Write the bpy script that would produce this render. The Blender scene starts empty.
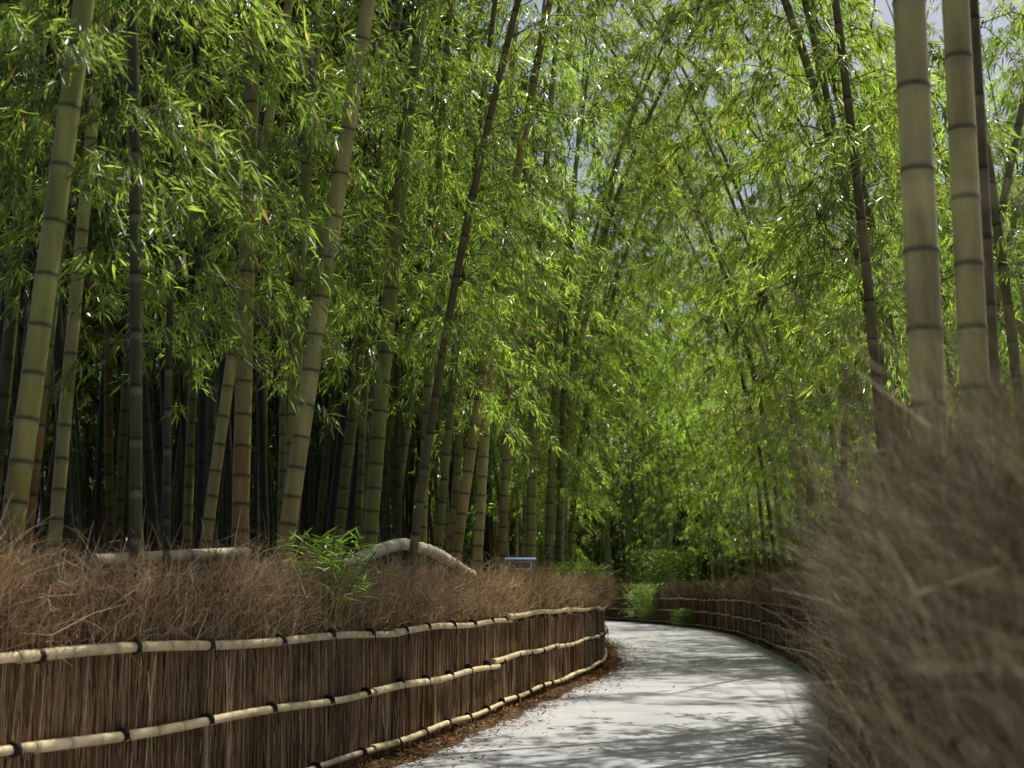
import bpy, math
import numpy as np
from mathutils import Vector

R = np.random.default_rng(7)
scene = bpy.context.scene
scene.view_settings.view_transform = 'Standard'
scene.view_settings.look = 'None'
scene.view_settings.exposure = 0

# ------------------------------------------------------------------ light
SUN_AZ, SUN_EL = math.radians(36), math.radians(57)
w = bpy.data.worlds.new("World"); scene.world = w; w.use_nodes = True
nt = w.node_tree; bg = nt.nodes['Background']
sky = nt.nodes.new('ShaderNodeTexSky'); sky.sky_type = 'NISHITA'; sky.sun_disc = False
sky.sun_elevation = SUN_EL; sky.sun_rotation = SUN_AZ; sky.dust_density = 4.0
nt.links.new(sky.outputs[0], bg.inputs[0]); bg.inputs[1].default_value = 0.09
S = Vector((math.sin(SUN_AZ)*math.cos(SUN_EL), math.cos(SUN_AZ)*math.cos(SUN_EL), math.sin(SUN_EL)))
sl = bpy.data.lights.new("sun", 'SUN'); sl.energy = 5; sl.angle = math.radians(0.5); sl.color = (1, .96, .84)
so = bpy.data.objects.new("sun", sl); scene.collection.objects.link(so)
so.rotation_euler = S.to_track_quat('Z', 'Y').to_euler(); so.location = (10, 20, 40)

# ------------------------------------------------------------------ camera
cam = bpy.data.cameras.new("camera"); co = bpy.data.objects.new("camera", cam)
scene.collection.objects.link(co); scene.camera = co
co.location = (0, 0, 1.5); co.rotation_euler = (math.radians(98.24), 0, 0)
cam.lens = 50; cam.sensor_width = 36; cam.clip_end = 2000; cam.clip_start = .05
cam.dof.use_dof = True; cam.dof.focus_distance = 15; cam.dof.aperture_fstop = 2.6

# ------------------------------------------------------------------ mesh builder
class MB:
    def __init__(s): s.v=[]; s.f=[]; s.c=[]; s.m=[]; s.sm=[]; s.n=0
    def add(s, v, f, c, m=0, smooth=False):
        v=np.asarray(v,np.float32).reshape(-1,3); f=np.asarray(f,np.int32).reshape(-1,4)
        c=np.broadcast_to(np.asarray(c,np.float32), (len(v),3))
        s.v.append(v); s.f.append(f+s.n); s.c.append(c); s.m.append(np.full(len(f),m,np.int32)); s.sm.append(np.full(len(f),smooth)); s.n+=len(v)
    def pack(s):
        s.v=[np.concatenate(s.v)]; s.f=[np.concatenate(s.f)]; s.c=[np.concatenate(s.c)]; s.m=[np.concatenate(s.m)]; s.sm=[np.concatenate(s.sm)]; return s
    def stamp(s, o, M, t, gain):
        s.v.append((o.v[0]@M.T+t).astype(np.float32)); s.f.append((o.f[0]+s.n).astype(np.int32)); s.c.append((o.c[0]*gain).astype(np.float32)); s.m.append(o.m[0]); s.sm.append(o.sm[0]); s.n+=len(o.v[0])
    def mesh(s, name, mats):
        s.pack(); v,f,c=s.v[0],s.f[0],s.c[0]
        me=bpy.data.meshes.new(name); me.vertices.add(len(v)); me.vertices.foreach_set('co', v.ravel())
        me.loops.add(f.size); me.loops.foreach_set('vertex_index', f.ravel().astype(np.int32))
        me.polygons.add(len(f)); me.polygons.foreach_set('loop_start', np.arange(0,f.size,4,dtype=np.int32))
        me.polygons.foreach_set('material_index', s.m[0])
        me.polygons.foreach_set('use_smooth', s.sm[0])
        me.update(calc_edges=True)
        a=me.attributes.new('Col','FLOAT_COLOR','POINT')
        a.data.foreach_set('color', np.hstack([c, np.ones((len(c),1),np.float32)]).ravel().astype(np.float32))
        for m in mats: me.materials.append(m)
        return me
    def obj(s, name, mats, parent=None):
        o=bpy.data.objects.new(name, s.mesh(name, mats)); scene.collection.objects.link(o)
        if parent: o.parent=parent
        return o

def nrm(a): return a/np.maximum(np.linalg.norm(a,axis=-1,keepdims=True),1e-9)

def tube(mb, P, r, col, sides=8, m=0):
    P=np.asarray(P,float); n=len(P); r=np.broadcast_to(r,(n,))
    T=nrm(np.gradient(P,axis=0)); ref=np.array([0,0,1.]) if abs(T[:,2]).mean()<.7 else np.array([1.,0,0])
    A=nrm(np.cross(T,ref)); B=np.cross(T,A)
    th=np.linspace(0,2*np.pi,sides,endpoint=False)
    V=P[:,None]+r[:,None,None]*(np.cos(th)[None,:,None]*A[:,None]+np.sin(th)[None,:,None]*B[:,None])
    i=np.arange(n-1)[:,None]*sides; j=np.arange(sides)[None]; k=(j+1)%sides
    F=np.stack([i+j,i+k,i+sides+k,i+sides+j],-1)
    col=np.asarray(col,float)
    if col.ndim==2: col=np.repeat(col,sides,axis=0)
    mb.add(V,F,col,m,True)
    for e in (0,n-1):
        ring=V[e]; q=np.arange(0,sides,2)
        vv=np.vstack([ring,P[e][None]]); ff=np.stack([np.full(len(q),sides),q,(q+1)%sides,(q+2)%sides],-1)
        cc=col[e*sides] if col.ndim==2 else col
        mb.add(vv,ff,cc*.8,m)

def leaves(mb, p, d, side, L, W, col, m=1):
    n=len(p); L=np.broadcast_to(L,(n,))[:,None]; W=np.broadcast_to(W,(n,))[:,None]
    mid=p+d*L*.42
    droop=np.zeros((n,3)); droop[:,2]=-L[:,0]*.12
    V=np.stack([p, mid+side*W*.5, p+d*L+droop, mid-side*W*.5],1)
    F=np.arange(4*n).reshape(n,4)
    mb.add(V,F,np.repeat(col,4,axis=0),m)

def ribbons(mb, P, side, W, col, m=0, taper=.35):
    N,K,_=P.shape; wt=np.linspace(1,taper,K)[None,:,None]*np.broadcast_to(W,(N,))[:,None,None]*.5
    V=np.stack([P-side[:,None]*wt, P+side[:,None]*wt],2)
    b=(np.arange(N)*K*2)[:,None]; k=np.arange(K-1)[None]*2
    F=np.stack([b+k,b+k+1,b+k+3,b+k+2],-1)
    mb.add(V,F,np.repeat(col,2*K,axis=0),m)

# ------------------------------------------------------------------ materials
def mat(name, rough=.6, transl=0., spec=.3, nscale=3., namt=.35, stretch=(1,1,1), gain=1.0, tcol=(1.7,1.7,.7), bump=0.):
    M=bpy.data.materials.new(name); M.use_nodes=True; t=M.node_tree; N=t.nodes; Lk=t.links
    P=N['Principled BSDF']; P.inputs['Roughness'].default_value=rough; P.inputs['Specular IOR Level'].default_value=spec
    at=N.new('ShaderNodeAttribute'); at.attribute_name='Col'; cs=at.outputs['Color']
    if namt:
        tc=N.new('ShaderNodeTexCoord'); mp=N.new('ShaderNodeMapping'); mp.inputs['Scale'].default_value=stretch
        nz=N.new('ShaderNodeTexNoise'); nz.inputs['Scale'].default_value=nscale; nz.inputs['Detail'].default_value=4
        Lk.new(tc.outputs['Object'],mp.inputs[0]); Lk.new(mp.outputs[0],nz.inputs['Vector'])
        mr=N.new('ShaderNodeMapRange'); mr.inputs[1].default_value=.25; mr.inputs[2].default_value=.75
        mr.inputs[3].default_value=gain*(1-namt); mr.inputs[4].default_value=gain*(1+namt)
        Lk.new(nz.outputs[0],mr.inputs[0])
        vm=N.new('ShaderNodeVectorMath'); vm.operation='SCALE'; Lk.new(cs,vm.inputs[0]); Lk.new(mr.outputs[0],vm.inputs['Scale']); cs=vm.outputs[0]
    Lk.new(cs,P.inputs['Base Color'])
    if bump:
        bp=N.new('ShaderNodeBump'); bp.inputs['Strength'].default_value=bump; bp.inputs['Distance'].default_value=.02
        Lk.new(nz.outputs[0],bp.inputs['Height']); Lk.new(bp.outputs[0],P.inputs['Normal'])
    if transl:
        tr=N.new('ShaderNodeBsdfTranslucent'); v2=N.new('ShaderNodeVectorMath'); v2.operation='MULTIPLY'; v2.inputs[1].default_value=tcol
        Lk.new(cs,v2.inputs[0]); Lk.new(v2.outputs[0],tr.inputs[0])
        mx=N.new('ShaderNodeMixShader'); mx.inputs[0].default_value=transl
        Lk.new(P.outputs[0],mx.inputs[1]); Lk.new(tr.outputs[0],mx.inputs[2]); Lk.new(mx.outputs[0],N['Material Output'].inputs[0])
    return M
M_culm=mat("bamboo_culm",.42,spec=.35,nscale=4,namt=.35,stretch=(3,3,.5))
M_leaf=mat("bamboo_leaf",.30,transl=.56,spec=.85,namt=0,tcol=(3.9,3.5,2.3))
M_twig=mat("brush_twigs",.8,spec=.15,nscale=2.5,namt=.4)
M_pole=mat("dry_bamboo_pole",.5,spec=.35,nscale=7,namt=.3)
M_brush=mat("brush_backing",.9,spec=.1,nscale=1,namt=.7,stretch=(70,70,1.5),bump=.6)
M_litter=mat("dry_leaf",.8,spec=.15,nscale=3,namt=.3)
M_plain=mat("painted_metal",.45,spec=.4,nscale=9,namt=.12)

def ground_mat():
    M=bpy.data.materials.new("leaf_litter_soil"); M.use_nodes=True; N=M.node_tree.nodes; L=M.node_tree.links; P=N['Principled BSDF']
    P.inputs['Roughness'].default_value=.95; P.inputs['Specular IOR Level'].default_value=.1
    tc=N.new('ShaderNodeTexCoord'); a=N.new('ShaderNodeTexNoise'); a.inputs['Scale'].default_value=22; a.inputs['Detail'].default_value=8
    b=N.new('ShaderNodeTexNoise'); b.inputs['Scale'].default_value=.4; b.inputs['Detail'].default_value=4
    L.new(tc.outputs['Object'],a.inputs[0]); L.new(tc.outputs['Object'],b.inputs[0])
    r=N.new('ShaderNodeValToRGB'); r.color_ramp.elements[0].position=.35; r.color_ramp.elements[0].color=(.05,.028,.014,1)
    r.color_ramp.elements[1].position=.7; r.color_ramp.elements[1].color=(.32,.19,.085,1)
    L.new(a.outputs[0],r.inputs[0]); mx=N.new('ShaderNodeMix'); mx.data_type='RGBA'; mx.blend_type='MULTIPLY'; mx.inputs[0].default_value=.6
    L.new(r.outputs[0],mx.inputs[6]); L.new(b.outputs[0],mx.inputs[7])
    sp=N.new('ShaderNodeSeparateXYZ'); L.new(tc.outputs['Object'],sp.inputs[0]); mr=N.new('ShaderNodeMapRange'); mr.inputs[1].default_value=70; mr.inputs[2].default_value=95
    L.new(sp.outputs[1],mr.inputs[0]); m3=N.new('ShaderNodeMix'); m3.data_type='RGBA'; L.new(mr.outputs[0],m3.inputs[0]); L.new(mx.outputs[2],m3.inputs[6]); m3.inputs[7].default_value=(.03,.045,.012,1)
    L.new(m3.outputs[2],P.inputs['Base Color'])
    bp=N.new('ShaderNodeBump'); bp.inputs['Strength'].default_value=.8; bp.inputs['Distance'].default_value=.04
    L.new(a.outputs[0],bp.inputs['Height']); L.new(bp.outputs[0],P.inputs['Normal']); return M
def road_mat():
    M=bpy.data.materials.new("worn_concrete"); M.use_nodes=True; N=M.node_tree.nodes; L=M.node_tree.links; P=N['Principled BSDF']
    P.inputs['Roughness'].default_value=.75; P.inputs['Specular IOR Level'].default_value=.35
    tc=N.new('ShaderNodeTexCoord'); a=N.new('ShaderNodeTexNoise'); a.inputs['Scale'].default_value=90; a.inputs['Detail'].default_value=5
    b=N.new('ShaderNodeTexNoise'); b.inputs['Scale'].default_value=.9; b.inputs['Detail'].default_value=7
    L.new(tc.outputs['Object'],a.inputs[0]); L.new(tc.outputs['Object'],b.inputs[0])
    r=N.new('ShaderNodeValToRGB'); r.color_ramp.elements[0].position=.3; r.color_ramp.elements[0].color=(.40,.41,.425,1)
    r.color_ramp.elements[1].position=.7; r.color_ramp.elements[1].color=(.57,.57,.58,1)
    r2=N.new('ShaderNodeValToRGB'); r2.color_ramp.elements[0].position=.35; r2.color_ramp.elements[0].color=(.6,.6,.6,1)
    r2.color_ramp.elements[1].position=.6; r2.color_ramp.elements[1].color=(1,1,1,1)
    L.new(b.outputs[0],r.inputs[0]); L.new(a.outputs[0],r2.inputs[0])
    mx=N.new('ShaderNodeMix'); mx.data_type='RGBA'; mx.blend_type='MULTIPLY'; mx.inputs[0].default_value=.6
    L.new(r.outputs[0],mx.inputs[6]); L.new(r2.outputs[0],mx.inputs[7]); L.new(mx.outputs[2],P.inputs['Base Color'])
    bp=N.new('ShaderNodeBump'); bp.inputs['Strength'].default_value=.4; bp.inputs['Distance'].default_value=.008
    L.new(a.outputs[0],bp.inputs['Height']); L.new(bp.outputs[0],P.inputs['Normal']); return M
M_ground=ground_mat(); M_road=road_mat()

# ------------------------------------------------------------------ layout curves
def smooth_path(pts, step=.1):
    p=np.array(pts,float); q=np.vstack([2*p[0]-p[1],p,2*p[-1]-p[-2]]); out=[]
    for i in range(1,len(q)-2):
        t=np.linspace(0,1,24,endpoint=False)[:,None]; a,b,c,d=q[i-1],q[i],q[i+1],q[i+2]
        out.append(.5*((2*b)+(-a+c)*t+(2*a-5*b+4*c-d)*t**2+(-a+3*b-3*c+d)*t**3))
    o=np.vstack(out+[p[-1:]]); s=np.r_[0,np.cumsum(np.linalg.norm(np.diff(o,axis=0),axis=1))]
    ss=np.arange(0,s[-1],step); P=np.stack([np.interp(ss,s,o[:,0]),np.interp(ss,s,o[:,1])],1)
    return ss,P,nrm(np.gradient(P,axis=0))
LF=smooth_path([(-9,-14),(-6.3,-5),(-4.7,2),(-2.8,8),(-1.42,12.4),(.12,20),(1.6,28),(2.15,36),(2.35,42),(2.2,49),(1.3,57),(-.9,66),(-5.5,76),(-13,84),(-30,95),(-70,112)])
RF=smooth_path([(-.4,-14),(.25,-5),(.72,0),(1.3,4),(2.05,8),(3.0,12.4),(4.5,19.4),(5.8,27),(7.3,43),(7.7,52),(7.2,60),(5.5,69),(2,79),(-4,88),(-14,97),(-30,106),(-70,124)])

def sdist(path, X, Y):
    s,P,T=path; step=5; P=P[::step]; T=T[::step]
    x=X.ravel(); y=Y.ravel(); out=np.empty(len(x))
    for a in range(0,len(x),20000):
        dx=x[a:a+20000,None]-P[None,:,0]; dy=y[a:a+20000,None]-P[None,:,1]
        k=np.argmin(dx*dx+dy*dy,1); i=np.arange(len(k))
        cr=dx[i,k]*T[k,1]-dy[i,k]*T[k,0]; dd=np.sqrt(dx[i,k]**2+dy[i,k]**2)
        out[a:a+20000]=np.sign(cr)*dd
    return out.reshape(X.shape)
def sst(x): x=np.clip(x,0,1); return x*x*(3-2*x)
def gz(X,Y):
    X=np.asarray(X,float); Y=np.asarray(Y,float)
    dl=-sdist(LF,X,Y); dr=sdist(RF,X,Y)
    nz=.09*np.sin(X*1.3+Y*.7)+.06*np.sin(X*2.9-Y*1.9)+.05*np.sin(Y*3.3+X)
    zl=sst((dl-.12)/.35)*1.5+sst((dl-.3)/5)*.45+nz*sst(dl-.3)
    zr=sst((dr-.12)/.35)*1.2+sst((dr-.3)/6)*.6+nz*sst(dr-.3)
    z=np.where(dl>0,zl,np.where(dr>0,zr,0))
    r=np.sqrt(X**2+(Y-40)**2); return z+sst((r-100)/200)*12

gx=np.r_[-600,-400,-250,-160,-110,-80,np.arange(-60,-14,1.5),np.arange(-14,15,.28),np.arange(15,60,1.5),75,100,150,250,400,600]
gy=np.r_[-600,-300,-150,-80,-40,np.arange(-25,-6,1.5),np.arange(-6,100,.4),np.arange(100,150,2.5),170,220,300,450,700]
GX,GY=np.meshgrid(gx,gy); GZ=gz(GX,GY); mb=MB(); ny,nx=GX.shape
i=np.arange(ny-1)[:,None]*nx+np.arange(nx-1)[None]
mb.add(np.stack([GX,GY,GZ],-1),np.stack([i,i+1,i+nx+1,i+nx],-1),(.2,.1,.05),0,True)
mb.obj("ground",[M_ground])

def at(path,s):
    ss,P,T=path; x=np.interp(s,ss,P[:,0]); y=np.interp(s,ss,P[:,1]); tx=np.interp(s,ss,T[:,0]); ty=np.interp(s,ss,T[:,1])
    return np.stack([x,y],-1), nrm(np.stack([tx,ty],-1))
n=700; u=np.linspace(0,1,n)
Pl,Tl=at(LF,u*LF[0][-1])
k=np.array([np.argmin(((RF[1]-p)**2).sum(1)) for p in Pl]); k=np.maximum.accumulate(k)
k=np.convolve(np.pad(k,15,mode='edge'),np.ones(31)/31,'valid'); Pr,Tr=at(RF,k*.1)
nl=np.stack([Tl[:,1],-Tl[:,0]],1); nr=np.stack([-Tr[:,1],Tr[:,0]],1)
wob=.04*np.sin(u*300)+.03*np.sin(u*713+1)
A=Pl+nl*(.42+wob)[:,None]; B=Pr+nr*(.30+.02*np.sin(u*300))[:,None]
cols=np.linspace(0,1,9); V=A[:,None]*(1-cols[None,:,None])+B[:,None]*cols[None,:,None]
V=np.concatenate([V, np.full((n,9,1),.006)],-1); V[:,1:-1,2]+=.014
i=np.arange(n-1)[:,None]*9+np.arange(8)[None]
mb=MB(); mb.add(V,np.stack([i,i+1,i+10,i+9],-1),(.4,.4,.4),0,True); mb.obj("road",[M_road])

# ------------------------------------------------------------------ fences
def brushcols(n, rng, tone=1.0, warm=True):
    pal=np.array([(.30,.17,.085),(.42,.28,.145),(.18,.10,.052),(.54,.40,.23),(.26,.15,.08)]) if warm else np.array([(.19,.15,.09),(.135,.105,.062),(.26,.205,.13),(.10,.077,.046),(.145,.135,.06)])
    return pal[rng.integers(0,5,n)]*rng.uniform(.7,1.35,(n,1))*tone

def fence(path, sgn, s0, s1, seed, warm, topfun, dens, shagdens, shaglen, over, alv):
    rng=np.random.default_rng(seed); mb=MB()
    def base(s):
        p,t=at(path,s); nn=np.stack([t[:,1],-t[:,0]],1)*sgn; return p,t,nn
    s=np.arange(s0,s1,.25); p,t,nn=base(s); th=.05
    prof=[(th,.0),(th+.01,.8),(th-.01,1.42),(0,1.52),(-th,1.42),(-th,0)]
    V=np.stack([np.concatenate([p+nn*o, np.full((len(s),1),z)+ (.04*np.sin(s*5+o*9)[:,None] if z>1 else 0)],1) for o,z in prof],1)
    K=len(prof); i=np.arange(len(s)-1)[:,None]*K+np.arange(K-1)[None]
    mb.add(V,np.stack([i,i+1,i+K+1,i+K],-1),(.15,.08,.04),2)
    def samp(d):
        n=int((s1-s0)*d); s=rng.uniform(s0,s1,n); p,_=at(path,s); dist=np.linalg.norm(p,axis=1)
        keep=rng.random(n)<np.minimum(1,(13/np.maximum(dist,1))**1.1); s=s[keep]; dist=dist[keep]; return s,np.maximum(1,dist/13)
    s,ws=samp(dens); p,t,nn=base(s); n=len(s)
    off=th+rng.uniform(.004,.05,n); z0=rng.uniform(-.02,.5,n)*(rng.random(n)<.5); z1=rng.uniform(.9,1.5,n); tl=rng.normal(0,.04,(n,1))
    P=[]
    for a in (0,.33,.66,1):
        q=p+t*tl*(a-.5)*2+nn*off[:,None]+t*rng.normal(0,.008,(n,1)); P.append(np.concatenate([q,(z0+(z1-z0)*a)[:,None]],1))
    side=nrm(t+nn*rng.normal(0,.5,(n,1))); side=np.concatenate([side,np.zeros((n,1))],1)
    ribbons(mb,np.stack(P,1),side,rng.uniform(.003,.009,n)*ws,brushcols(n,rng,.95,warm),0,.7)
    # shaggy top
    s,ws=samp(shagdens); p,t,nn=base(s); n=len(s); tp=topfun(p)
    bun=np.sin(s*3.1+seed)*np.sin(s*1.37+2)+.6*np.sin(s*7.3)
    off=rng.normal(0,.07,n)+.02; zz=rng.uniform(1.08,1.55,n); L=shaglen*rng.uniform(.45,1.15,n)*(1+.25*bun)
    out=rng.normal(.2*over,.42 if warm else .28,n); al=rng.normal(0,.45,n)*alv+.25*alv*np.sin(s*2.3); up=rng.uniform(.6,1.35,n)
    if not warm:
        lowm=(p[:,1]<8.5)&(rng.random(n)<.5); zz=np.where(lowm,rng.uniform(.1,1.2,n),zz); off=np.where(lowm,abs(off)+.04,off)
    d=np.concatenate([nn*out[:,None]+t*al[:,None],up[:,None]],1); d=nrm(d)
    P0=np.concatenate([p+nn*off[:,None],zz[:,None]],1); sagv=rng.uniform(.1,.75,n)
    kink=rng.normal(0,.09,(n,3)); P=[]
    for a in (0,.3,.65,1):
        q=P0+d*(L*tp*a)[:,None]+kink*L[:,None]*math.sin(a*5); q[:,2]-=sagv*L*tp*a*a*.7; P.append(q)
    side=nrm(np.cross(d,rng.normal(0,1,(n,3))))
    sh=brushcols(n,rng,1.15,warm)*(1+.35*np.clip(bun,-1,1))[:,None]; tan=rng.random(n)<(.42 if warm else .15); sh[tan]=np.array([.62,.48,.29])*rng.uniform(.6,1.1,(tan.sum(),1))
    PP=np.stack(P,1); ribbons(mb,PP,side,rng.uniform(.003,.007,n)*ws,sh,0,.3)
    for rep in range(2):
        m=rng.random(n)<.7; st=PP[m][:,1+rep]; dd=nrm(d[m]*.7+rng.normal(0,.5,(m.sum(),3))*(1 if warm else .6)+np.array([0,0,-.05])); l=(L*tp)[m]*.4
        Q=np.stack([st,st+dd*(l*.5)[:,None],st+dd*l[:,None]-np.array([0,0,1])*(l*.18)[:,None]],1)
        ribbons(mb,Q,nrm(np.cross(dd,rng.normal(0,1,dd.shape))),.0032*ws[m],sh[m],0,.3)
    # horizontal bamboo rails
    for z in (.13,.64,1.14):
        a=s0
        while a<s1-1:
            b=min(a+rng.uniform(4.2,5.6),s1); far=np.linalg.norm(at(path,np.array([a]))[0])>35
            ks=np.arange(a-.15,b+.1,.3 if not far else .6); pts=[];rr=[];cc=[]; r0=rng.uniform(.030,.037); bc=np.array([.68,.54,.31])*rng.uniform(.8,1.1)
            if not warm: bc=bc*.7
            dz=rng.normal(0,.012); slope=rng.normal(0,.004); oo=th+.055+r0+rng.normal(0,.006)
            for kk in ks:
                r=r0*(1-.18*(kk-a)/5)
                for dd,f,cf in ((0,1,1),(.012,1.13,.55),(.024,1.0,.8),(.06,1,1.05)):
                    pts.append(kk+dd); rr.append(r*f); cc.append(bc*cf*rng.uniform(.9,1.1))
            pts=np.array(pts); q,tt,nn=base(pts); zc=z+dz+slope*(pts-a)+.012*np.sin(pts*2.1+z*7)
            tube(mb,np.concatenate([q+nn*oo,zc[:,None]],1),np.array(rr),np.array(cc),8,1)
            a=b
        for a in np.arange(s0+.4+z*.2,min(s1,s0+60),.95):
            a+=rng.normal(0,.05); ps=np.array([a-.022,a-.018,a+.018,a+.022]); q,tt,nn=base(ps)
            tube(mb,np.concatenate([q+nn*(th+.055+.034),np.full((4,1),z)+(.012*np.sin(ps*2.1+z*7))[:,None]],1),[.03,.044,.044,.03],(.03,.024,.018),8,0)
            q,tt,nn=base(np.array([a])); q=q+nn*(th+.135)
            tube(mb,[(*q[0],z+.0),(*(q[0]+tt[0]*.015),z-.05),(*(q[0]+tt[0]*.03),z-.11)],.005,(.03,.024,.018),4,0)
    for a in np.arange(s0+.2,min(s1,s0+60),1.75):
        a+=rng.normal(0,.1); q,tt,nn=base(np.array([a])); q=q[0]+nn[0]*(th+.045); c=np.array([.44,.32,.18])*rng.uniform(.6,1.1)
        zs=np.linspace(-.02,1.17 if rng.random()<.35 else .62,8); tube(mb,[(*(q+tt[0]*.01*math.sin(z*5)),z) for z in zs],.019,c,8,1)
    return mb.obj("brush_fence",[M_twig,M_pole,M_brush])
def s_of_y(path,y): return path[0][np.argmin(abs(path[1][:500,1]-y))]
fence(LF,1,s_of_y(LF,3),118,1,True,lambda p:np.ones(len(p)),430,620,.50,.6,1.)
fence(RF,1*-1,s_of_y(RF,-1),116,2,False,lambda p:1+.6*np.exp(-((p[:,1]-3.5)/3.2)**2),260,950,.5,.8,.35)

# ------------------------------------------------------------------ bamboo
def culm(mb, cf, H, r, zb=0., col=(.12,.19,.07), brown=0., sides=10, inter=.33, rng=R, detail=True):
    z=zb; P=[];rr=[];cc=[]; col=np.array(col); L=H-zb
    while z<H-.1:
        f=(z-zb)/L; it=inter*(.55+.9*min(f*3,1))*(1-.5*f)
        rad=r*(1-.12*f-.8*f**2.2)+.004
        b=brown*max(0,1-(z-zb)/1.8); base=col*(1-b)+np.array([.40,.17,.04])*b
        base=base*rng.uniform(.85,1.12)
        rings=((.0,1.08,base*.25),(.014,1.02,base*.35),(.03,.985,base*.9),(it*.5,.985,base),(it-.07,.985,base*1.02),(it-.04,.99,base*.7+np.array([.09,.10,.06])),(it-.012,1.0,base*.7+np.array([.07,.08,.05])))
        if not detail: rings=((.0,1.06,base*.3),(.03,.985,base*.9),(it-.04,.99,base*1.1))
        for dz,fr,c in rings:
            P.append(cf(z+dz)); rr.append(rad*fr); cc.append(c)
        z+=it
    tube(mb,np.array(P),np.array(rr),np.array(cc),sides,0)

UP=np.array([0,0,1.])
def crown(mb, cf, H, z0, rng, spread=1.6, m=9, k=14, leafL=.15, skip=.25, gcol=(.108,.178,.034), step=.33, topskip=.5, thinz=8.5, wr=(.13,.19)):
    zb=np.repeat(np.arange(z0,H-.15,step),2); zb=zb[rng.random(len(zb))>np.where(zb>thinz,topskip,skip)]; B=len(zb)
    u=(zb-z0)/(H-z0); az=rng.uniform(0,2*np.pi,B)
    Lb=spread*(.65+.55*np.minimum(u*4,1))*(1-u)**.45*rng.uniform(.5,1.2,B)+.25
    C=np.array([cf(z) for z in zb]); D=np.stack([np.cos(az),np.sin(az),0*az],1)
    e0=rng.uniform(.5,1.0,B); dr=rng.uniform(.75,1.35,B)
    def bp(t): return C+D*(Lb*t*.9)[:,None]+UP*(Lb*(e0*t-dr*t*t))[:,None]
    bt=[bp(np.full(B,t)) for t in (0,.3,.6,1)]
    ribbons(mb,np.stack(bt,1),nrm(np.cross(D,UP)),.016,np.full((B,3),(.12,.13,.045)),0,.25)
    ribbons(mb,np.stack(bt,1),np.tile(UP,(B,1)),.014,np.full((B,3),(.12,.13,.045)),0,.25)
    ib=np.repeat(np.arange(B),m); T=len(ib); t=np.tile(np.linspace(.25,1,m),B)+rng.normal(0,.04,T)
    st=C[ib]+D[ib]*(Lb[ib]*t*.9)[:,None]+UP*(Lb[ib]*(e0[ib]*t-dr[ib]*t*t))[:,None]
    ta=az[ib]+rng.uniform(-1.35,1.35,T); td=np.stack([np.cos(ta),np.sin(ta),0*ta],1); lt=rng.uniform(.2,.5,T)*(.7+.5*(1-t))
    tw=[st+td*(lt*a*.85)[:,None]+UP*(lt*(.15*a-.75*a*a))[:,None] for a in (0,.5,1)]
    ribbons(mb,np.stack(tw,1),nrm(np.cross(td,UP)+.3*rng.normal(0,1,(T,3))),.006,np.full((T,3),(.12,.13,.04)),0,.4)
    il=np.repeat(np.arange(T),k); n=len(il); a=rng.uniform(.15,1.05,n)
    p=st[il]+td[il]*(lt[il]*a*.85)[:,None]+UP*(lt[il]*(.15*a-.75*a*a))[:,None]+rng.normal(0,.025,(n,3))
    d=nrm(td[il]*.55+rng.normal(0,.42,(n,3))+np.array([0,0,-.6]))
    side=nrm(np.cross(d,UP+rng.normal(0,.55,(n,3))))
    L=leafL*rng.uniform(.6,1.25,n)
    bc=rng.uniform(.5,1.45,B)[ib][il]; col=np.array(gcol)*(bc*rng.uniform(.65,1.4,n))[:,None]  # random leaf tone; the per-branch spread also paints shading between clumps
    yel=rng.random(n)<.04; col[yel]=np.array([.24,.22,.07])*rng.uniform(.6,1.1,(yel.sum(),1))
    leaves(mb,p,d,side,L,L*rng.uniform(*wr,n),col,1)

def cfun(x0,y0,zb,ax,ay,bx=0,by=0,pw=2.):
    def f(z):
        h=z-zb; return np.array([x0+ax*h+bx*abs(h)**pw, y0+ay*h+by*abs(h)**pw, z])
    return f

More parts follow.
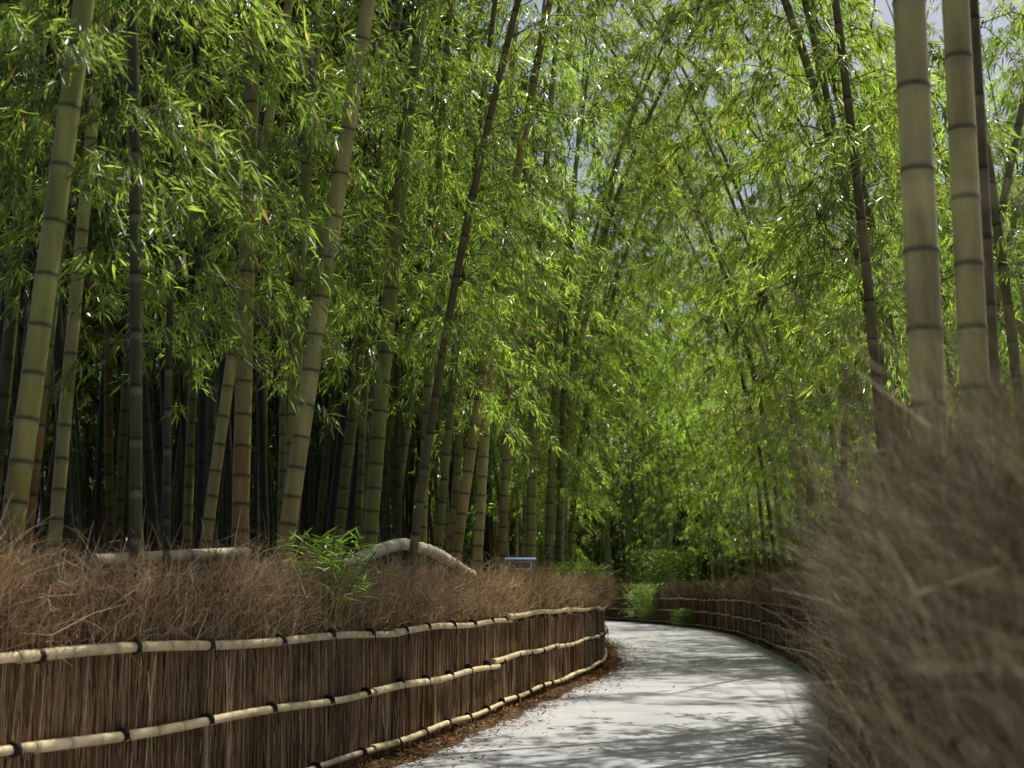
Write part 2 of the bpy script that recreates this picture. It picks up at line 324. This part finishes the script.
G1=(.24,.26,.065); G2=(.15,.17,.045); G3=(.46,.44,.17); DK=(.06,.065,.022); BR=(.14,.12,.045); YL=(.36,.31,.11)
heroes=[
 (-3.05,8.6,.068,.085,0,.001,13,4.0,G1,.3),
 (-3.52,10.0,.056,.085,0,.002,12,3.8,YL,1.),
 (-3.62,10.6,.044,.06,.01,.0,12,3.8,G2,1.),
 (-3.85,12.0,.054,.03,0,.004,13,3.9,G3,.3),
 (-2.43,9.4,.040,-.02,0,-.003,12,3.6,DK,0),
 (-2.62,10.9,.026,-.03,.0,.004,11,3.3,DK,0),
 (-2.47,13.0,.078,-.005,0,.001,14,4.2,YL,1.),
 (-2.05,12.6,.076,.12,0,.002,14,4.2,G3,.7),
 (-2.28,14.5,.060,.015,0,.003,13,4.0,G1,.2),
 (-1.62,16.0,.084,.055,0,.004,14,4.2,G1,.1),
 (-1.16,14.3,.042,.075,0,.0115,13,3.9,BR,0),
 (-.92,17.2,.046,.065,0,.004,13,3.9,G2,.1),
 (-.82,19.0,.070,.13,0,.004,14,4.0,YL,.4),
 (-1.15,18.0,.060,.02,0,.003,14,4.2,G1,.1),
 (-3.25,15.0,.060,.10,0,.004,13,4.4,G3,.3),
 (-2.5,20,.075,.1,0,.0,13,4.5,G2,.1),
 (-.55,22,.075,.05,0,.002,14,4.0,G3,.1),
 (.3,24,.085,.01,0,.004,14,3.6,G1,.1),
 (-.2,25.5,.08,.03,0,.004,14,3.6,YL,.1),
 (.68,27.5,.075,.02,0,.006,14,3.3,G1,0),
 (1.0,31,.08,.03,0,.012,14,3.1,G3,0),
 (1.35,34.5,.08,.03,0,.018,14,3.0,G1,0),
 (1.86,6.25,.077,-.006,0,-.0006,13,9.,G3,0),
 (2.24,6.8,.068,-.002,0,-.001,13,9.,G3,0),
 (2.40,7.0,.028,.0,0,-.002,11,8.,BR,0),
 (3.72,14.0,.050,-.02,0,-.006,13,4.0,BR,0),
 (4.3,15.8,.05,-.04,0,-.012,13,3.4,G2,0),
 (5.1,13.9,.05,-.03,0,-.008,13,3.2,G2,0),
 (6.9,32.,.06,-.03,0,-.018,14,2.8,G1,0),
]
HX=np.array([(h[0],h[1]) for h in heroes]); HZ=gz(HX[:,0],HX[:,1])
for i,h in enumerate(heroes):
    rng=np.random.default_rng(100+i); mb=MB(); zb=float(HZ[i])-.1
    cf=cfun(h[0],h[1],zb,h[3],h[4],h[5],-.002)
    culm(mb,cf,h[6],h[2],zb,h[8],h[9],16 if h[1]<16 else 10,.36,rng)
    crown(mb,cf,h[6],h[7],rng,spread=1.4,m=9,k=16,leafL=.125,skip=.15,topskip=.6,thinz=8.)
    mb.obj("bamboo_tree",[M_culm,M_leaf])

tall=[];low=[];pole=[];arch=[];bush=[]
for v in range(4):
    rng=np.random.default_rng(300+v); mb=MB(); a=rng.uniform(0,6.28); b=.010
    cf=cfun(0,0,0,.02*math.cos(a),.02*math.sin(a),b*math.cos(a),b*math.sin(a)); H=rng.uniform(12,14)
    culm(mb,cf,H,rng.uniform(.05,.07),0,[G1,G2,YL,G3,G2][v],.3*rng.random(),8,.36,rng,False)
    crown(mb,cf,H,rng.uniform(3.0,3.8),rng,spread=1.7,m=7,k=12,leafL=.18,skip=.3,topskip=.45)
    tall.append(mb.pack())
for v in range(4):
    rng=np.random.default_rng(400+v); mb=MB(); a=rng.uniform(0,6.28); b=.012
    cf=cfun(0,0,0,.02*math.cos(a),.02*math.sin(a),b*math.cos(a),b*math.sin(a)); H=rng.uniform(10.5,13)
    culm(mb,cf,H,rng.uniform(.04,.06),0,[G1,G3,G1,G2,G2][v],0,6,.36,rng,False)
    crown(mb,cf,H,rng.uniform(.9,2.2),rng,spread=1.6,m=7,k=12,leafL=.18,skip=.33,gcol=(.132,.205,.038),topskip=.55)
    low.append(mb.pack())
for v in range(4):
    rng=np.random.default_rng(600+v); mb=MB(); cf=cfun(0,0,0,.03,rng.normal(0,.02),.0055,0,2.6); H=14.5
    culm(mb,cf,H,rng.uniform(.045,.06),0,[G1,G3,G1,G2][v],0,8,.36,rng,False)
    crown(mb,cf,H,rng.uniform(2.8,4),rng,spread=1.9,m=9,k=16,leafL=.165,skip=.04,gcol=(.128,.20,.038),thinz=30)
    arch.append(mb.pack())
for v in range(3):
    rng=np.random.default_rng(500+v); mb=MB(); a=rng.uniform(0,6.28); b=.006
    cf=cfun(0,0,0,.02*math.cos(a),.02*math.sin(a),b*math.cos(a),b*math.sin(a))
    culm(mb,cf,12,rng.uniform(.045,.065),0,[G2,DK,DK][v],0,6,.4,rng,False)  # mostly dark culms: grove interior shade put into their colour
    crown(mb,cf,12,7.0,rng,spread=1.5,m=5,k=7,leafL=.34,skip=.2,topskip=.2,wr=(.2,.3),gcol=(.05,.09,.013))  # oversized dense leaves, shaped as a roof to shade the grove interior
    pole.append(mb.pack())
for v in range(2):
    rng=np.random.default_rng(700+v); mb=MB(); cf=cfun(0,0,0,.02,0)
    culm(mb,cf,6.5,.03,0,G2,0,6,.4,rng,False)
    crown(mb,cf,6.5,.1,rng,spread=2.2,m=6,k=9,leafL=.34,skip=.0,step=.28,wr=(.18,.26),gcol=(.06,.10,.018))
    bush.append(mb.pack())

grove=MB(); cnt=0
def put(pts, kinds, rng, smin=.85, smax=1.15, tilt=.06, rz=None, lean=0., gain=1.):
    global cnt
    pts=np.array(pts); Z=gz(pts[:,0],pts[:,1])
    for (x,y),z in zip(pts,Z):
        a=rng.uniform(0,6.28) if rz is None else rz+rng.normal(0,.45); s=rng.uniform(smin,smax)
        tx,ty=rng.normal(0,tilt),rng.normal(lean,tilt)
        Rz=np.array([[math.cos(a),-math.sin(a),0],[math.sin(a),math.cos(a),0],[0,0,1]])
        Ry=np.array([[math.cos(ty),0,math.sin(ty)],[0,1,0],[-math.sin(ty),0,math.cos(ty)]])
        Rx=np.array([[1,0,0],[0,math.cos(tx),-math.sin(tx)],[0,math.sin(tx),math.cos(tx)]])
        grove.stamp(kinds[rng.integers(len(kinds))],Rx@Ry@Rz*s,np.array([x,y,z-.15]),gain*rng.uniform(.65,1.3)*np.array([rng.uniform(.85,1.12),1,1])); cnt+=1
def region(x0,x1,y0,y1,dens,rng,cond):
    n=int((x1-x0)*(y1-y0)*dens); P=np.stack([rng.uniform(x0,x1,n),rng.uniform(y0,y1,n)],1)
    dl=-sdist(LF,P[:,0],P[:,1]); dr=sdist(RF,P[:,0],P[:,1]); k=cond(P[:,0],P[:,1],dl,dr)
    k&=np.array([((HX-p)**2).sum(1).min()>.3 for p in P]); return P[k]
g=np.random.default_rng(11)
vis=lambda x,y,m: (x>-.37*y-m)&(x<.37*y+m)
put(region(-10,3,15,60,.20,g,lambda x,y,dl,dr:(dl>.7)&(dl<4.5)&vis(x,y,2.5)&(y>18)),tall,g)
put(region(-8,3,24,62,.12,g,lambda x,y,dl,dr:(dl>.5)&(dl<2.2)),tall+low[:2],g,.8,1.05)
put(region(-34,3,14,80,.075,g,lambda x,y,dl,dr:(dl>4)&vis(x,y,3)),tall,g,gain=.5)  # low gain paints interior shade into culm and leaf colour
put(region(-40,3,12,85,.40,g,lambda x,y,dl,dr:(dl>2.5)&vis(x,y,1.5)),pole,g,.9,1.2,gain=.45)  # interior poles darkened in colour to stand in for deep shade
put(region(-45,0,62,95,.07,g,lambda x,y,dl,dr:(dl>5)&vis(x,y,1)),bush,g,.9,1.3,gain=.5)  # back understory colour darkened as painted shade
put(region(2,16,9,75,.12,g,lambda x,y,dl,dr:(dr>.9)&(dr<6)&vis(x,y,2)&(y>13)&((y<16.)|(y>31)|(dr>4.4))),low+tall[:2],g,.85,1.1)
put(region(4,34,14,80,.09,g,lambda x,y,dl,dr:(dr>5)&vis(x,y,3)),tall+low,g,.95,1.25)
put(region(-35,40,66,112,.055,g,lambda x,y,dl,dr:(dr>.8)&vis(x,y,4)),tall,g,1.5,2.2,gain=1.15)
put(region(-10,30,76,100,.10,g,lambda x,y,dl,dr:(dr>1)&vis(x,y,1)),pole[:1],g,1.2,1.6,gain=1.8)
put(region(-30,45,92,128,.06,g,lambda x,y,dl,dr:(dr>10)&vis(x,y,2)),bush,g,1.3,2.0,gain=.7)  # bush colour lowered to paint the dark depth behind the clearing
put([(7.0,74.5),(8.6,72.5),(9.8,76)],low,g,.75,.95,gain=1.6)  # raised gain paints the clearing's sunlight into these trees' colour
put(region(8,20,30,70,.03,g,lambda x,y,dl,dr:(dr>3.)&vis(x,y,1)),bush,g,.7,1.)
put([(1.1,31.5),(1.3,34),(1.5,38),(1.6,43),(1.5,46),(1.4,50)],arch,g,1.1,1.35,.04,0.)
put([(4.4,15.4),(4.9,17.4),(5.1,18.6),(6.7,32),(7.0,34.5),(7.3,38),(7.6,41),(8,45),(8.4,50),(8,57)],arch,g,.95,1.3,.04,math.pi)
put([(9.5,33),(11,38),(12,31),(13,37),(12.5,25)],arch,g,1.1,1.35,.04,math.pi)
put([(9.8,24),(10.6,28),(10.2,21.5),(9.4,30),(12.2,26.5)],tall,g,1.,1.15)
put([(6.6,28.3),(5.4,17.8),(8.6,36),(8.2,40.5),(8.8,43),(8.5,33.5)],tall,g,.85,1.)
print("trees",cnt,"verts",grove.n)
grove.obj("bamboo_grove",[M_culm,M_leaf])

# ------------------------------------------------------------------ leaf litter
rng=np.random.default_rng(5); n=60000; mb=MB()
s=rng.uniform(s_of_y(LF,4),60,n); p,t=at(LF,s); nn=np.stack([t[:,1],-t[:,0]],1)
o=np.where(rng.random(n)<.22, rng.exponential(.22,n)+.08, -rng.uniform(.3,5,n)); q=p+nn*o[:,None]
z=gz(q[:,0],q[:,1])+rng.uniform(.006,.05,n)
z=np.where(o>.1,rng.uniform(.024,.035,n),z)
d=nrm(np.concatenate([rng.normal(0,1,(n,2)),rng.normal(0,.25,(n,1))],1)); side=nrm(np.cross(d,np.array([0,0,1.])+rng.normal(0,.3,(n,3))))
col=np.array([(.34,.19,.08),(.42,.30,.16),(.2,.1,.045),(.3,.14,.05)])[rng.integers(0,4,n)]*rng.uniform(.6,1.1,(n,1))
leaves(mb,np.concatenate([q,z[:,None]],1),d,side,rng.uniform(.05,.12,n),rng.uniform(.012,.022,n),col,0)
mb.obj("fallen_leaves",[M_litter])

def fallen(pts,r,c):
    ss=smooth_path([(a,b) for a,b,_ in pts],.05); P=ss[1]; ctl=np.array(pts)
    l=np.r_[0,np.cumsum(np.linalg.norm(np.diff(ctl[:,:2],axis=0),axis=1))]; z=np.interp(ss[0]/ss[0][-1]*l[-1],l,ctl[:,2])
    z=np.convolve(np.pad(z,8,mode='edge'),np.ones(17)/17,'valid')
    k=np.arange(len(P)); nd=(k%7==0); rr=np.where(nd,r*1.1,r); cc=np.array(c)[None]*np.where(nd,.5,1.)[:,None]*(1+.1*np.sin(k*.37))[:,None]
    mb=MB(); tube(mb,np.concatenate([P,z[:,None]],1),rr,cc,12,0); mb.obj("fallen_bamboo_pole",[M_pole])
fallen([(-1.75,12.2,1.68),(-1.55,13,1.72),(-1.14,14.3,1.97),(-.85,16,1.92),(-.5,18.3,1.68)],.06,(.62,.55,.41))
fallen([(-3.0,10.2,1.70),(-2.7,11.3,1.76),(-2.3,12.4,1.82)],.05,(.55,.45,.3))

# ------------------------------------------------------------------ small plants
def plant(name,x,y,z,r,h,n,seed,L=.28,gc=(.10,.18,.028)):
    rng=np.random.default_rng(seed); mb=MB(); az=rng.uniform(0,6.28,n)
    p=np.stack([x+rng.normal(0,r*.45,n),y+rng.normal(0,r*.45,n),z+rng.uniform(0,h,n)],1)
    d=nrm(np.stack([np.cos(az),np.sin(az),rng.uniform(-.3,.9,n)],1)); side=nrm(np.cross(d,np.array([0,0,1.])+rng.normal(0,.4,(n,3))))
    leaves(mb,p,d,side,L*rng.uniform(.5,1.2,n),L*.1,np.array(gc)*rng.uniform(.6,1.4,(n,1)),1)
    for i in range(14):
        q=p[i]; tube(mb,[(x+(q[0]-x)*.3,y+(q[1]-y)*.3,z-.25),((x+q[0])/2,(y+q[1])/2,z+.1),tuple(q)],.006,(.1,.13,.04),4,0)
    mb.obj(name,[M_culm,M_leaf])
plant("dwarf_bamboo_plant",-1.52,11.75,1.42,.34,.5,480,1,.22)
plant("shrub",1.3,27.5,1.6,.5,.4,700,3,.22)
plant("shrub",.9,25.5,1.6,.3,.3,300,4,.22)
plant("shrub",6.0,64,.3,.9,1.4,1500,5,.3,(.09,.16,.03))
plant("shrub",7.3,70,1.2,1.6,2.2,2500,6,.35,(.09,.16,.03))
plant("shrub",6.9,58,.1,.5,.6,700,7,.25,(.09,.16,.03))

# ------------------------------------------------------------------ path light on post
def box(name,sz,loc,col,parent,rot=(0,0,0)):
    import bmesh
    bm=bmesh.new(); bmesh.ops.create_cube(bm,size=1)
    for v in bm.verts: v.co=Vector((v.co.x*sz[0],v.co.y*sz[1],v.co.z*sz[2]))
    bmesh.ops.bevel(bm,geom=bm.edges[:],offset=.006,segments=2,affect='EDGES')
    me=bpy.data.meshes.new(name); bm.to_mesh(me); bm.free(); a=me.attributes.new('Col','FLOAT_COLOR','POINT')
    a.data.foreach_set('color',np.tile(np.array([*col,1.],np.float32),len(me.vertices))); me.materials.append(M_plain)
    o=bpy.data.objects.new(name,me); scene.collection.objects.link(o); o.location=loc; o.rotation_euler=rot; o.parent=parent
pl=bpy.data.objects.new("path_light",None); scene.collection.objects.link(pl); pl.location=(.12,20.15,1.53)
box("post",(.07,.07,.9),(0,0,-.2),(.2,.15,.1),pl)
box("housing",(.32,.2,.13),(0,0,.31),(.5,.5,.48),pl)
box("diffuser",(.27,.012,.07),(0,-.104,.31),(.12,.12,.12),pl)
box("roof",(.44,.30,.03),(0,0,.395),(.12,.2,.36),pl,(math.radians(6),0,0))
box("bracket",(.12,.1,.03),(0,0,.23),(.1,.1,.1),pl)
